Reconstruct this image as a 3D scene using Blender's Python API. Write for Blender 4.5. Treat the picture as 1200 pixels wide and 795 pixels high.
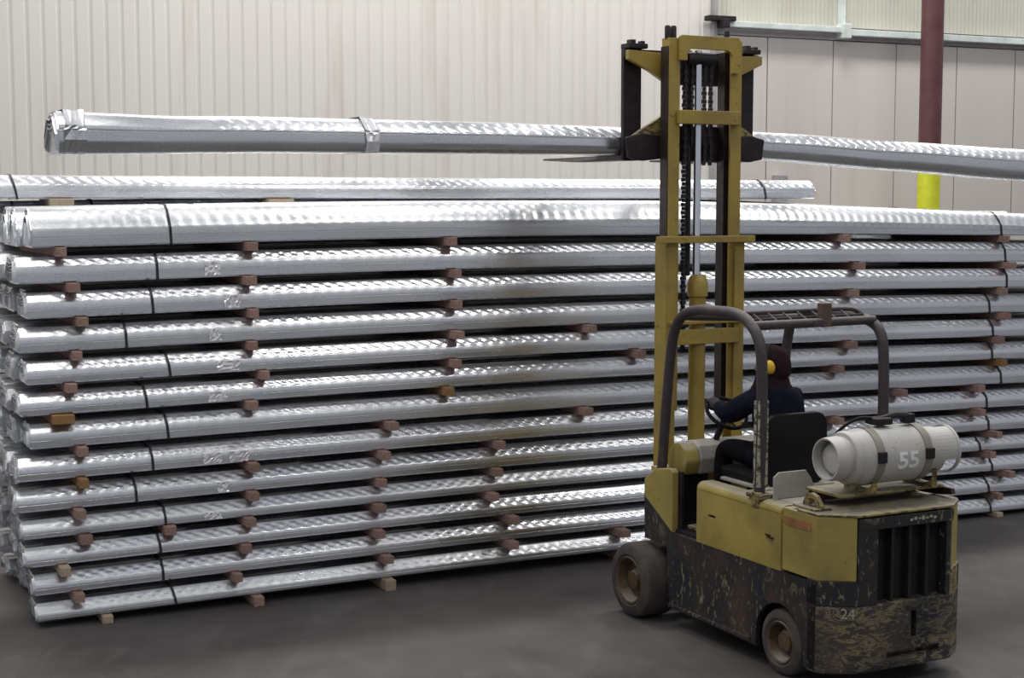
import bpy, bmesh, math, random
from mathutils import Vector, Matrix

for o in list(bpy.data.objects): bpy.data.objects.remove(o)
SC = bpy.context.scene
C = SC.collection
R = math.radians
PI = math.pi

# ------------------------------------------------------------------ camera
CAM_H, FPX, PITCH = 3.0, 1800.0, math.atan(163.5 / 1800.0)
cam = bpy.data.objects.new('camera', bpy.data.cameras.new('camera'))
C.objects.link(cam)
cam.location = (0, 0, CAM_H)
cam.rotation_euler = (PI / 2 - PITCH, 0, 0)
cam.data.sensor_width = 36
cam.data.lens = 36 * FPX / 1200
cam.data.clip_end = 200
SC.camera = cam

# ------------------------------------------------------------------ light
world = bpy.data.worlds.new('world'); SC.world = world
world.use_nodes = True
world.node_tree.nodes['Background'].inputs[0].default_value = (0.90, 0.93, 1.0, 1)
world.node_tree.nodes['Background'].inputs[1].default_value = 0.40

def area(loc, size, size_y, power, color=(1, 0.97, 0.92), rot=(0, 0, 0)):
    d = bpy.data.lights.new('ceiling_lamp', 'AREA')
    d.shape = 'RECTANGLE'; d.size = size; d.size_y = size_y; d.energy = power; d.color = color
    o = bpy.data.objects.new('ceiling_lamp', d); C.objects.link(o)
    o.location = loc; o.rotation_euler = rot
    return o
# rows of high-bay lamps under the roof
for lx, ly in ((-6.5, 14.0), (-1.5, 14.8), (3.5, 17.0), (8.5, 19.0)):
    area((lx, ly, 9.5), 2.6, 0.9, 280, rot=(0, 0, R(25)))
for lx, ly in ((-7.0, 6.5), (-2.5, 8.2), (2.5, 10.0), (8.0, 11.5), (0.0, 1.0), (8.0, 4.0)):
    area((lx, ly, 9.5), 2.6, 1.0, 135, rot=(0, 0, R(25)))

SC.view_settings.view_transform = 'Standard'
SC.view_settings.look = 'None'
SC.view_settings.gamma = 1.0
SC.view_settings.use_curve_mapping = False
SC.view_settings.exposure = 0.0

# ------------------------------------------------------------------ materials
def new_mat(name):
    m = bpy.data.materials.new(name); m.use_nodes = True
    nt = m.node_tree
    return m, nt, nt.nodes['Principled BSDF']

def noise(nt, scale, detail=4, stretch=(1, 1, 1), distort=0.0, rough=0.55, w=0):
    tc = nt.nodes.new('ShaderNodeTexCoord')
    mp = nt.nodes.new('ShaderNodeMapping')
    mp.inputs['Scale'].default_value = stretch
    mp.inputs['Location'].default_value = (w, w * 0.7, w * 1.3)
    nt.links.new(tc.outputs['Object'], mp.inputs[0])
    n = nt.nodes.new('ShaderNodeTexNoise')
    n.inputs['Scale'].default_value = scale
    n.inputs['Detail'].default_value = detail
    n.inputs['Roughness'].default_value = rough
    n.inputs['Distortion'].default_value = distort
    nt.links.new(mp.outputs[0], n.inputs['Vector'])
    return n.outputs[0]

def ramp(nt, src, stops):
    r = nt.nodes.new('ShaderNodeValToRGB')
    cr = r.color_ramp
    while len(cr.elements) < len(stops): cr.elements.new(0.5)
    for e, (p, c) in zip(cr.elements, stops):
        e.position = p
        e.color = (c, c, c, 1) if isinstance(c, (int, float)) else (*c, 1)
    nt.links.new(src, r.inputs[0])
    return r.outputs[0]

def mix(nt, fac, a, b):
    m = nt.nodes.new('ShaderNodeMix'); m.data_type = 'RGBA'
    for sock, v in ((m.inputs[0], fac), (m.inputs[6], a), (m.inputs[7], b)):
        if isinstance(v, (int, float)): sock.default_value = v
        elif isinstance(v, tuple): sock.default_value = (*v, 1)
        else: nt.links.new(v, sock)
    return m.outputs[2]

def bump(nt, src, strength, dist, bs):
    b = nt.nodes.new('ShaderNodeBump')
    b.inputs['Strength'].default_value = strength
    b.inputs['Distance'].default_value = dist
    nt.links.new(src, b.inputs['Height'])
    nt.links.new(b.outputs[0], bs.inputs['Normal'])

def simple(name, col, rough=0.6, metal=0.0, var=0.15, scale=6, bmp=0.0, coat=0.0, spec=0.5):
    m, nt, bs = new_mat(name)
    bs.inputs['Specular IOR Level'].default_value = spec
    n = noise(nt, scale, 5)
    dark = tuple(c * (1 - var) for c in col); lite = tuple(min(1, c * (1 + var)) for c in col)
    nt.links.new(ramp(nt, n, ((0.3, dark), (0.7, lite))), bs.inputs['Base Color'])
    bs.inputs['Roughness'].default_value = rough
    bs.inputs['Metallic'].default_value = metal
    if coat: bs.inputs['Coat Weight'].default_value = coat
    if bmp: bump(nt, n, 0.4, bmp, bs)
    return m

def galvanised(name, tint=(0.80, 0.82, 0.86), rough=0.25):
    m, nt, bs = new_mat(name)
    n1 = noise(nt, 3.0, 4, (0.35, 3, 3))
    n2 = noise(nt, 60, 3)
    c1 = ramp(nt, n1, ((0.3, tuple(c * 0.8 for c in tint)), (0.72, tint)))
    c2 = mix(nt, ramp(nt, n2, ((0.4, 0.0), (0.65, 0.35))), c1, tuple(min(1, c * 1.25) for c in tint))
    nt.links.new(c2, bs.inputs['Base Color'])
    bs.inputs['Metallic'].default_value = 0.95
    r = ramp(nt, noise(nt, 2.2, 4, (0.6, 2, 2), w=3), ((0.3, rough - 0.07), (0.7, rough + 0.14)))
    nt.links.new(r, bs.inputs['Roughness'])
    bump(nt, noise(nt, 4, 3, (0.5, 3, 3), w=7), 0.18, 0.004, bs)
    return m

def painted(name, base, chip, amount, dust=(0.36, 0.34, 0.30), dustf=0.6, grime=(0.05, 0.045, 0.035), rust=0.25):
    """paint with chips, grime blotches and dust lying on upward faces"""
    m, nt, bs = new_mat(name)
    big = noise(nt, 2.3, 5, w=2)
    c = mix(nt, ramp(nt, big, ((0.42, 0.0), (0.75, 0.5))), base, grime)
    ru = noise(nt, 4.0, 5, w=9)
    c = mix(nt, ramp(nt, ru, ((0.55, 0.0), (0.72, rust))), c, (0.16, 0.07, 0.035))
    sc = noise(nt, 9, 7, (1, 1, 1.8), 1.6, 0.7, w=5)
    edge = 0.66 - amount * 0.14
    c = mix(nt, ramp(nt, sc, ((edge, 0.0), (edge + 0.03, 0.85))), c, chip)
    ge = nt.nodes.new('ShaderNodeNewGeometry')
    sx = nt.nodes.new('ShaderNodeSeparateXYZ')
    nt.links.new(ge.outputs['Normal'], sx.inputs[0])
    up = ramp(nt, sx.outputs[2], ((0.55, 0.0), (0.95, dustf)))
    c = mix(nt, up, c, dust)
    nt.links.new(c, bs.inputs['Base Color'])
    bs.inputs['Roughness'].default_value = 0.55
    bump(nt, sc, 0.25, 0.004, bs)
    return m

def chipped_black(name, kind):
    """old black paint knocked through to yellow and rust. kind: 'side' has sparse upright runs, 'weight' dense level scrapes, 'frame' few nicks"""
    m, nt, bs = new_mat(name)
    base = mix(nt, ramp(nt, noise(nt, 3, 5, w=1), ((0.40, 0.0), (0.68, 1.0))), (0.012, 0.012, 0.018), {'side': (0.040, 0.028, 0.022), 'weight': (0.075, 0.052, 0.042), 'frame': (0.022, 0.018, 0.017)}[kind])
    st_, thr, sc_ = {'side': ((1, 2.0, 1.0), 0.60, 5.5), 'weight': ((1.2, 1.2, 3.0), 0.505, 6.0), 'frame': ((1, 1, 1), 0.60, 9)}[kind]
    n = noise(nt, sc_, 8, st_, 0.9, 0.68, w=4)
    region = ramp(nt, noise(nt, 2.1, 2, w=13), ((0.36, 0.25), (0.52, 1.0)))
    f = ramp(nt, n, ((thr, 0.0), (thr + 0.02, 1.0), (thr + 0.07, 0.7), (thr + 0.10, 0.05)))
    mu = nt.nodes.new('ShaderNodeMath'); mu.operation = 'MULTIPLY'
    nt.links.new(f, mu.inputs[0]); nt.links.new(region, mu.inputs[1])
    yel = mix(nt, ramp(nt, noise(nt, 9, 3, w=8), ((0.4, 0.0), (0.6, 1.0))), (0.20, 0.18, 0.06), (0.22, 0.17, 0.12) if kind != 'side' else (0.28, 0.25, 0.15))
    c = mix(nt, mu.outputs[0], base, yel)
    n3 = noise(nt, 16, 5, (1.5, 1.5, 3) if kind == 'weight' else (2, 2, 1), 0.6, 0.6, w=11)
    c = mix(nt, ramp(nt, n3, ((0.60, 0.0), (0.63, 0.55))), c, (0.24, 0.22, 0.12))
    ru = noise(nt, 3.4, 4, w=31)
    c = mix(nt, ramp(nt, ru, ((0.58, 0.0), (0.70, 0.55 if kind != 'frame' else 0.2))), c, (0.085, 0.040, 0.028))
    nt.links.new(c, bs.inputs['Base Color'])
    bs.inputs['Roughness'].default_value = 0.6
    bump(nt, n, 0.4, 0.006, bs)
    return m

def wall_mat(name, a, b, scale=0.7):
    m, nt, bs = new_mat(name)
    n = noise(nt, scale, 5, (1, 1, 0.35))
    c = ramp(nt, n, ((0.3, a), (0.7, b)))
    c = mix(nt, ramp(nt, noise(nt, 1.3, 4, (2.5, 1, 0.25), w=6), ((0.58, 0.0), (0.75, 0.35))), c, (0.45, 0.37, 0.31))  # brownish upright streaks painting both wall stain and the shading of dents
    nt.links.new(c, bs.inputs['Base Color'])
    bs.inputs['Roughness'].default_value = 0.55
    return m

def floor_mat():
    m, nt, bs = new_mat('worn_concrete')
    n = noise(nt, 0.55, 6, w=3)
    c = ramp(nt, n, ((0.32, (0.055, 0.050, 0.047)), (0.68, (0.105, 0.098, 0.094))))
    c = mix(nt, ramp(nt, noise(nt, 3.2, 6, (1, 0.35, 1), 0.8, w=5), ((0.5, 0.0), (0.75, 0.4))), c, (0.15, 0.14, 0.135))
    c = mix(nt, ramp(nt, noise(nt, 1.4, 5, w=15), ((0.58, 0.0), (0.72, 0.5))), c, (0.035, 0.032, 0.03))
    nt.links.new(c, bs.inputs['Base Color'])
    nt.links.new(ramp(nt, noise(nt, 1.1, 5, w=21), ((0.3, 0.42), (0.7, 0.7))), bs.inputs['Roughness'])
    bump(nt, noise(nt, 30, 4), 0.15, 0.003, bs)
    return m

def wood_mat(name, a, b):
    m, nt, bs = new_mat(name)
    n = noise(nt, 14, 4, (4, 0.5, 4), 0.6)
    oi = nt.nodes.new('ShaderNodeObjectInfo')
    c = ramp(nt, n, ((0.3, a), (0.7, b)))
    c = mix(nt, ramp(nt, oi.outputs['Random'], ((0.0, 0.0), (1.0, 0.45))), c, tuple(x * 0.6 for x in a))
    nt.links.new(c, bs.inputs['Base Color'])
    bs.inputs['Roughness'].default_value = 0.8
    bump(nt, n, 0.4, 0.002, bs)
    return m

M = dict(
    galv=galvanised('galvanised_steel'),
    galv2=galvanised('galvanised_steel_dull', (0.74, 0.76, 0.79), 0.31),
    strap=simple('black_strapping', (0.02, 0.022, 0.03), 0.45),
    tape=simple('shiny_tape', (0.86, 0.87, 0.92), 0.12, 0.35, 0.1, 30, 0.006, 0.6),
    wood=wood_mat('brown_timber', (0.27, 0.16, 0.13), (0.43, 0.29, 0.24)),
    wood2=wood_mat('ochre_timber', (0.30, 0.16, 0.06), (0.42, 0.25, 0.11)),
    wood3=wood_mat('pale_timber', (0.36, 0.28, 0.19), (0.50, 0.41, 0.30)),
    floor=floor_mat(),
    wall=wall_mat('cream_cladding', (0.66, 0.63, 0.60), (0.71, 0.69, 0.65)),
    panel=wall_mat('pale_panel', (0.56, 0.52, 0.495), (0.64, 0.60, 0.57)),
    upper=wall_mat('aged_cladding', (0.47, 0.47, 0.41), (0.57, 0.56, 0.49), 1.4),
    trim=simple('pale_trim', (0.62, 0.68, 0.66), 0.5),
    greytrim=simple('grey_trim', (0.33, 0.31, 0.32), 0.6),
    pipe=simple('oxblood_paint', (0.10, 0.035, 0.04), 0.42, 0, 0.2),
    sleeve=simple('safety_yellow', (0.62, 0.66, 0.03), 0.5),
    yellow=painted('mast_yellow', (0.33, 0.235, 0.045), (0.10, 0.06, 0.03), 0.25, dustf=0.3),
    cowl=painted('truck_yellow', (0.40, 0.31, 0.075), (0.12, 0.09, 0.035), 0.1, dustf=0.75, rust=0.3),
    oldyellow=painted('scuffed_yellow', (0.30, 0.24, 0.07), (0.04, 0.03, 0.02), 1.2, dustf=0.5),
    black=chipped_black('chipped_black', 'side'),
    weight=chipped_black('scraped_casting', 'weight'),
    frameblack=chipped_black('nicked_black', 'frame'),
    darksteel=simple('dark_steel', (0.020, 0.015, 0.019), 0.55, 0.1, 0.4, 8, 0.002, spec=0.3),
    mastdark=simple('greased_steel', (0.035, 0.024, 0.020), 0.42, 0.3, 0.4, 10),
    guard=painted('guard_tube_paint', (0.040, 0.032, 0.036), (0.10, 0.07, 0.06), 0.6, dust=(0.14, 0.12, 0.12), dustf=0.8, rust=0.3),
    stripe=painted('worn_post_paint', (0.05, 0.04, 0.03), (0.42, 0.40, 0.30), 1.35, dustf=0.2),
    chrome=simple('chrome_rod', (0.75, 0.77, 0.82), 0.18, 1.0, 0.05),
    tyre=simple('dusty_rubber', (0.062, 0.054, 0.048), 0.85, 0, 0.3, 9, 0.004),
    rim=painted('dirty_rim', (0.105, 0.062, 0.026), (0.05, 0.035, 0.02), 0.8),
    vinyl=simple('black_vinyl', (0.006, 0.006, 0.008), 0.55, 0, 0.3, spec=0.2),
    tank=painted('tank_white', (0.45, 0.44, 0.42), (0.30, 0.27, 0.22), 0.35, dust=(0.62, 0.62, 0.60), dustf=0.6, grime=(0.30, 0.28, 0.25), rust=0.2),
    band=simple('grey_band', (0.24, 0.225, 0.19), 0.5, 0.3),
    dusty=simple('dusty_grey_panel', (0.38, 0.36, 0.32), 0.7),
    jacket=simple('navy_cloth', (0.008, 0.009, 0.019), 0.9, 0, 0.3, 20, 0.004, spec=0.1),
    pants=simple('black_cloth', (0.006, 0.006, 0.008), 0.9, 0, 0.3, 20, 0.004, spec=0.1),
    glove=simple('grey_glove', (0.05, 0.042, 0.042), 0.85),
    skin=simple('skin', (0.30, 0.17, 0.12), 0.6),
    hood=simple('dark_hood_cloth', (0.024, 0.012, 0.014), 0.9, 0, 0.3, 20, 0.004, spec=0.1),
    muff=simple('yellow_plastic', (0.75, 0.47, 0.03), 0.4),
    hole=simple('unlit_recess', (0.006, 0.006, 0.007), 0.8),
    orange=simple('faded_orange', (0.27, 0.13, 0.045), 0.7, 0, 0.3, 12),
    letter=simple('pale_lettering', (0.34, 0.33, 0.27), 0.7),
    tankletter=simple('worn_white_lettering', (0.80, 0.79, 0.76), 0.6),
    amber=simple('weathered_brown', (0.10, 0.065, 0.045), 0.6),
)

# ------------------------------------------------------------------ helpers
def obj(name, me, mat, parent=None, loc=None, rot=None, smooth=None):
    if isinstance(me, bmesh.types.BMesh):
        bm = me
        bmesh.ops.recalc_face_normals(bm, faces=bm.faces)
        me = bpy.data.meshes.new(name); bm.to_mesh(me); bm.free()
    if mat is not None and not me.materials: me.materials.append(mat)
    if smooth:
        for p in me.polygons: p.use_smooth = True
        me.set_sharp_from_angle(angle=R(smooth))
    o = bpy.data.objects.new(name, me); C.objects.link(o)
    if parent: o.parent = parent
    if loc is not None: o.location = loc
    if rot is not None: o.rotation_euler = rot
    return o

def tag(o, label=None, cat=None, group=None, kind=None):
    if label: o['label'] = label
    if cat: o['category'] = cat
    if group: o['group'] = group
    if kind: o['kind'] = kind
    return o

def thing(name, label, cat, loc=(0, 0, 0), rz=0.0, group=None):
    o = bpy.data.objects.new(name, None); C.objects.link(o)
    o.location = loc; o.rotation_euler = (0, 0, rz); o.empty_display_size = 0.2
    return tag(o, label, cat, group)

def NB(): return bmesh.new()

def box(bm, x0, x1, y0, y1, z0, z1, bev=0.0, mtx=None):
    r = bmesh.ops.create_cube(bm, size=1)
    vs = r['verts']
    bmesh.ops.scale(bm, vec=(x1 - x0, y1 - y0, z1 - z0), verts=vs)
    bmesh.ops.translate(bm, vec=((x0 + x1) / 2, (y0 + y1) / 2, (z0 + z1) / 2), verts=vs)
    if mtx is not None: bmesh.ops.transform(bm, matrix=mtx, verts=vs)
    if bev:
        es = list({e for v in vs for e in v.link_edges})
        bmesh.ops.bevel(bm, geom=es, offset=bev, segments=2, affect='EDGES', profile=0.6)
    return bm

def prism(bm, pts, axis, a, b, bev=0.0):
    """polygon pts (p,q) extruded along axis from a to b. axis X: (y,z); Y: (x,z); Z: (x,y)"""
    def mk(p, q, t):
        return {'X': (t, p, q), 'Y': (p, t, q), 'Z': (p, q, t)}[axis]
    v0 = [bm.verts.new(mk(p, q, a)) for p, q in pts]
    v1 = [bm.verts.new(mk(p, q, b)) for p, q in pts]
    n = len(pts)
    fs = [bm.faces.new(v0), bm.faces.new(v1[::-1])]
    for i in range(n):
        fs.append(bm.faces.new((v0[i], v1[i], v1[(i + 1) % n], v0[(i + 1) % n])))
    bmesh.ops.recalc_face_normals(bm, faces=fs)
    if bev:
        es = list({e for v in v0 + v1 for e in v.link_edges})
        bmesh.ops.bevel(bm, geom=es, offset=bev, segments=2, affect='EDGES', profile=0.6)
    return bm

def tube(bm, pts, rad, seg=12, cap=True):
    pts = [Vector(p) for p in pts]
    rs = rad if isinstance(rad, (list, tuple)) else [rad] * len(pts)
    rings = []
    up = None
    for i, p in enumerate(pts):
        t = (pts[min(i + 1, len(pts) - 1)] - pts[max(i - 1, 0)]).normalized()
        if up is None:
            up = Vector((0, 0, 1)) if abs(t.z) < 0.9 else Vector((1, 0, 0))
        a = t.cross(up).normalized(); up = a.cross(t).normalized()
        rings.append([bm.verts.new(p + (a * math.cos(2 * PI * k / seg) + up * math.sin(2 * PI * k / seg)) * rs[i]) for k in range(seg)])
    for r0, r1 in zip(rings, rings[1:]):
        for k in range(seg):
            bm.faces.new((r0[k], r0[(k + 1) % seg], r1[(k + 1) % seg], r1[k]))
    if cap:
        bm.faces.new(rings[0][::-1]); bm.faces.new(rings[-1])
    return bm

def smoothpath(pts, n=4):
    """Catmull-Rom resample"""
    P = [Vector(p) for p in pts]; out = []
    for i in range(len(P) - 1):
        p0 = P[max(i - 1, 0)]; p1 = P[i]; p2 = P[i + 1]; p3 = P[min(i + 2, len(P) - 1)]
        for k in range(n):
            t = k / n
            out.append(0.5 * ((2 * p1) + (p2 - p0) * t + (2 * p0 - 5 * p1 + 4 * p2 - p3) * t * t + (3 * p1 - p0 - 3 * p2 + p3) * t ** 3))
    out.append(P[-1]); return out

def lathe(bm, prof, axis='X', origin=(0, 0, 0), seg=36, closed=False, caps=True):
    """profile (t along axis, r)"""
    rings = []
    o = Vector(origin)
    for t, r in prof:
        ring = []
        for k in range(seg):
            a = 2 * PI * k / seg
            c, s = math.cos(a) * r, math.sin(a) * r
            ring.append(bm.verts.new(o + Vector({'X': (t, c, s), 'Y': (c, t, s), 'Z': (c, s, t)}[axis])))
        rings.append(ring)
    if closed: rings.append(rings[0])
    for r0, r1 in zip(rings, rings[1:]):
        for k in range(seg):
            bm.faces.new((r0[k], r0[(k + 1) % seg], r1[(k + 1) % seg], r1[k]))
    if not closed and caps:
        if prof[0][1] > 1e-4: bm.faces.new(rings[0])
        if prof[-1][1] > 1e-4: bm.faces.new(rings[-1][::-1])
    return bm

def applied(o):
    """evaluate the modifiers of o into its mesh"""
    dg = bpy.context.evaluated_depsgraph_get(); dg.update()
    me = bpy.data.meshes.new_from_object(o.evaluated_get(dg))
    mats = [m for m in o.data.materials]
    o.modifiers.clear(); o.data = me
    if not me.materials:
        for m in mats: me.materials.append(m)
    return o

def cut(o, cutters):
    """subtract box cutters (x0,x1,y0,y1,z0,z1) from o"""
    bm = NB()
    for c in cutters: box(bm, *c)
    me = bpy.data.meshes.new('t'); bm.to_mesh(me); bm.free()
    k = bpy.data.objects.new('t', me); C.objects.link(k)
    k.parent = o.parent
    bpy.context.view_layer.update()
    md = o.modifiers.new('b', 'BOOLEAN'); md.operation = 'DIFFERENCE'; md.object = k; md.solver = 'EXACT'
    applied(o)
    bpy.data.objects.remove(k)
    return o

# pixel rays of the 1200x795 photograph, used only to lay out measured positions
cp, sp = math.cos(PITCH), math.sin(PITCH)
def ray(x, y):
    u = (x - 600) / FPX; v = -(y - 397.5) / FPX
    return Vector((u, cp + v * sp, -sp + v * cp))
def on_floor(x, y, z=0.0):
    d = ray(x, y); return Vector((0, 0, CAM_H)) + d * ((z - CAM_H) / d.z)
def on_plane(x, y, p0, n):
    d = ray(x, y); c = Vector((0, 0, CAM_H)); return c + d * ((Vector(p0) - c).dot(n) / d.dot(n))

ORD = ['first', 'second', 'third', 'fourth', 'fifth', 'sixth', 'seventh', 'eighth', 'ninth', 'tenth', 'eleventh', 'twelfth', 'thirteenth', 'fourteenth']

# ------------------------------------------------------------------ setting
bm = NB(); box(bm, -24, 30, -12, 36, -0.2, 0)
tag(obj('floor', bm, M['floor']), kind='structure')

WA = R(24); WE = Vector((math.cos(WA), math.sin(WA), 0)); WORG = Vector((0, 17.5, 0))
SPLIT, LEDGE = 2.61, 5.07
def wall_obj(name, bm, mat, parent=None):
    if parent: return obj(name, bm, mat, parent)
    o = obj(name, bm, mat, None, WORG, (0, 0, WA)); tag(o, kind='structure'); return o

def ribbed(s0, s1, z0, z1, pitch, rib, depth, y=0.0):
    """folded sheet: broad flats with narrow raised ribs"""
    bm = NB(); prof = []; s = s0
    while s < s1:
        prof += [(s, 0), (s + pitch - rib, 0), (s + pitch - rib * 0.72, depth), (s + pitch - rib * 0.28, depth)]
        s += pitch
    prof = [(min(p, s1), q + y) for p, q in prof] + [(s1, y)]
    lo = [bm.verts.new((p, q, z0)) for p, q in prof]; hi = [bm.verts.new((p, q, z1)) for p, q in prof]
    for i in range(len(prof) - 1):
        if prof[i + 1][0] - prof[i][0] > 1e-5: bm.faces.new((lo[i], lo[i + 1], hi[i + 1], hi[i]))
    # backing so that the sheet has thickness
    box(bm, s0, s1, y + 0.03, y + 0.14, z0, z1)
    return bm
wallb = wall_obj('wall_back', ribbed(-20.0, SPLIT, 0, 11, 0.154, 0.05, 0.012), M['wall'])
wall_obj('wall_right', ribbed(SPLIT + 0.03, 24.0, LEDGE + 0.06, 11, 0.062, 0.026, 0.008, 0.02), M['upper'])
# lower wall: backing with flat panels standing on it, one by one
bm = NB(); box(bm, SPLIT, 24.0, 0.06, 0.16, 0, LEDGE)
wl = wall_obj('wall_lower', bm, M['greytrim'])
seams = [2.66, 3.41] + [3.41 + 0.963 * i for i in range(1, 21)]
for i, (a, b) in enumerate(zip(seams, seams[1:])):
    bm = NB(); box(bm, a + 0.008, b - 0.008, 0.02, 0.06, 0.02, LEDGE - 0.11, 0.004)
    obj('panel', bm, M['panel'], wl)
bm = NB(); box(bm, SPLIT + 0.03, 24, 0.005, 0.058, LEDGE - 0.10, LEDGE - 0.04)  # grey strip that paints the shade below the ledge
wall_obj('ledge_shade_strip', bm, M['greytrim'])
bm = NB(); box(bm, SPLIT + 0.08, 4.42, -0.11, 0.02, LEDGE - 0.02, LEDGE + 0.05, 0.008)
wall_obj('trim_2', bm, M['trim'])
bm = NB(); box(bm, 4.50, 24.0, -0.11, 0.02, LEDGE - 0.05, LEDGE + 0.03, 0.008)
wall_obj('trim_3', bm, M['trim'])
bm = NB(); box(bm, 4.40, 4.52, -0.15, 0.02, LEDGE - 0.09, LEDGE + 0.09, 0.01)
box(bm, 4.43, 4.49, -0.06, 0.02, LEDGE + 0.09, 11)
wall_obj('trim_4', bm, M['trim'])
bm = NB(); box(bm, SPLIT - 0.02, SPLIT + 0.04, -0.06, 0.02, 0, 11, 0.005)
wall_obj('trim_5', bm, M['greytrim'])
bm = NB(); box(bm, SPLIT - 0.13, SPLIT + 0.24, -0.16, -0.03, LEDGE + 0.04, LEDGE + 0.10, 0.01)
box(bm, SPLIT + 0.03, SPLIT + 0.13, -0.2, -0.02, LEDGE - 0.04, LEDGE + 0.06, 0.01)
o = obj('wall_bracket', bm, M['darksteel'], None, WORG, (0, 0, WA))
tag(o, 'small dark metal bracket on the wall where the ribbed cladding ends', 'bracket')
bm = NB(); box(bm, 3.50, 3.64, -0.12, 0.018, 2.2, 3.3, 0.01); box(bm, 3.46, 3.68, -0.14, -0.12, 2.9, 2.96, 0.005)
o = obj('wall_post', bm, M['greytrim'], None, WORG, (0, 0, WA))
tag(o, 'short grey post on the wall panels just right of the mast, under the lifted bundle', 'post')

# round column in front of the wall
p = on_plane(1088.5, 205, (0, 18.9, 0), Vector((0, 1, 0)))
col = thing('support_pipe', 'tall oxblood round steel pipe with a yellow lower sleeve standing behind the stack', 'pipe', (p.x, p.y, 0))
bm = NB(); lathe(bm, [(3.2, 0.135), (11, 0.135)], 'Z', seg=40); obj('pipe_shaft', bm, M['pipe'], col, smooth=40)
bm = NB(); lathe(bm, [(0.0, 0.137), (3.395, 0.137), (3.40, 0.13)], 'Z', seg=40); obj('yellow_sleeve', bm, M['sleeve'], col, smooth=40)
bm = NB(); box(bm, -0.25, 0.25, -0.25, 0.25, 0.001, 0.02); obj('base_plate', bm, M['pipe'], col)

# ------------------------------------------------------------------ the stack of deck bundles
SA = R(26); SE = Vector((math.cos(SA), math.sin(SA), 0)); SN = Vector((-math.sin(SA), math.cos(SA), 0))
S0 = on_floor(45, 731, 0.045); S0.z = 0
def st(x, y, d=0.0):
    q = on_plane(x, y, S0 + SN * d, SN) - S0
    return q.dot(SE), q.z
def crown(s):
    s = max(-2.7, min(s, 10.5))
    return 0.045 * math.sin(PI * s / 8.7) if s > 0 else 0.012 * s
BOT = [2.668, 2.421, 2.180, 1.944, 1.722, 1.506, 1.272, 1.050, 0.831, 0.640, 0.442, 0.236, 0.047]
LEFTX = [(38, 291), (20, 334), (33, 375), (24, 415), (33, 451), (25, 489), (37, 526), (23, 566), (21, 602), (28, 634), (32, 666), (42, 699), (45, 731)]
STRL = [(201, 284), (185, 327), (180, 367), (149, 406), (200, 439), (173, 477), (198, 511), (180, 548), (161, 587), (195, 615), (189, 648), (192, 681), (207, 710)]
STRR = [(1174, 276), (1179, 307), (1180, 337), (1161, 367), (1164, 396), (1163, 422), (1174, 452), (1157, 478), (1160, 506), (1150, 529), (1163, 554), (1160, 579), (1161, 600)]
GAP = 0.064
BW, BL = 0.355, 10.3

def profile(w, face, slope, run, nslope, lines, bulge=1.0):
    """closed cross-section (v across, z up, slope parameter or None), front-bottom first, going up"""
    pts = [(0.014, 0.0, None), (0.0, 0.012, None)]
    for k in range(1, lines):
        z = 0.012 + (face - 0.024) * k / lines
        pts += [(0.0, z - 0.0025, None), (0.0025, z, None), (0.0, z + 0.0025, None)]
    pts.append((0.0, face - 0.012, None))
    for k in range(nslope + 1):
        t = k / nslope
        pts.append((0.008 + (run - 0.008) * t, face + slope * (1 - (1 - t) ** bulge), t))
    pts += [(w / 2 - 0.02, face + slope - 0.002, None), (w / 2, face + slope - 0.010, None), (w / 2 + 0.02, face + slope - 0.002, None)]
    for k in range(nslope, -1, -1):
        t = k / nslope
        pts.append((w - 0.008 - (run - 0.008) * t, face + slope * (1 - (1 - t) ** bulge), t))
    pts += [(w, face - 0.012, None), (w, 0.012, None), (w - 0.014, 0.0, None)]
    return pts

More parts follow.
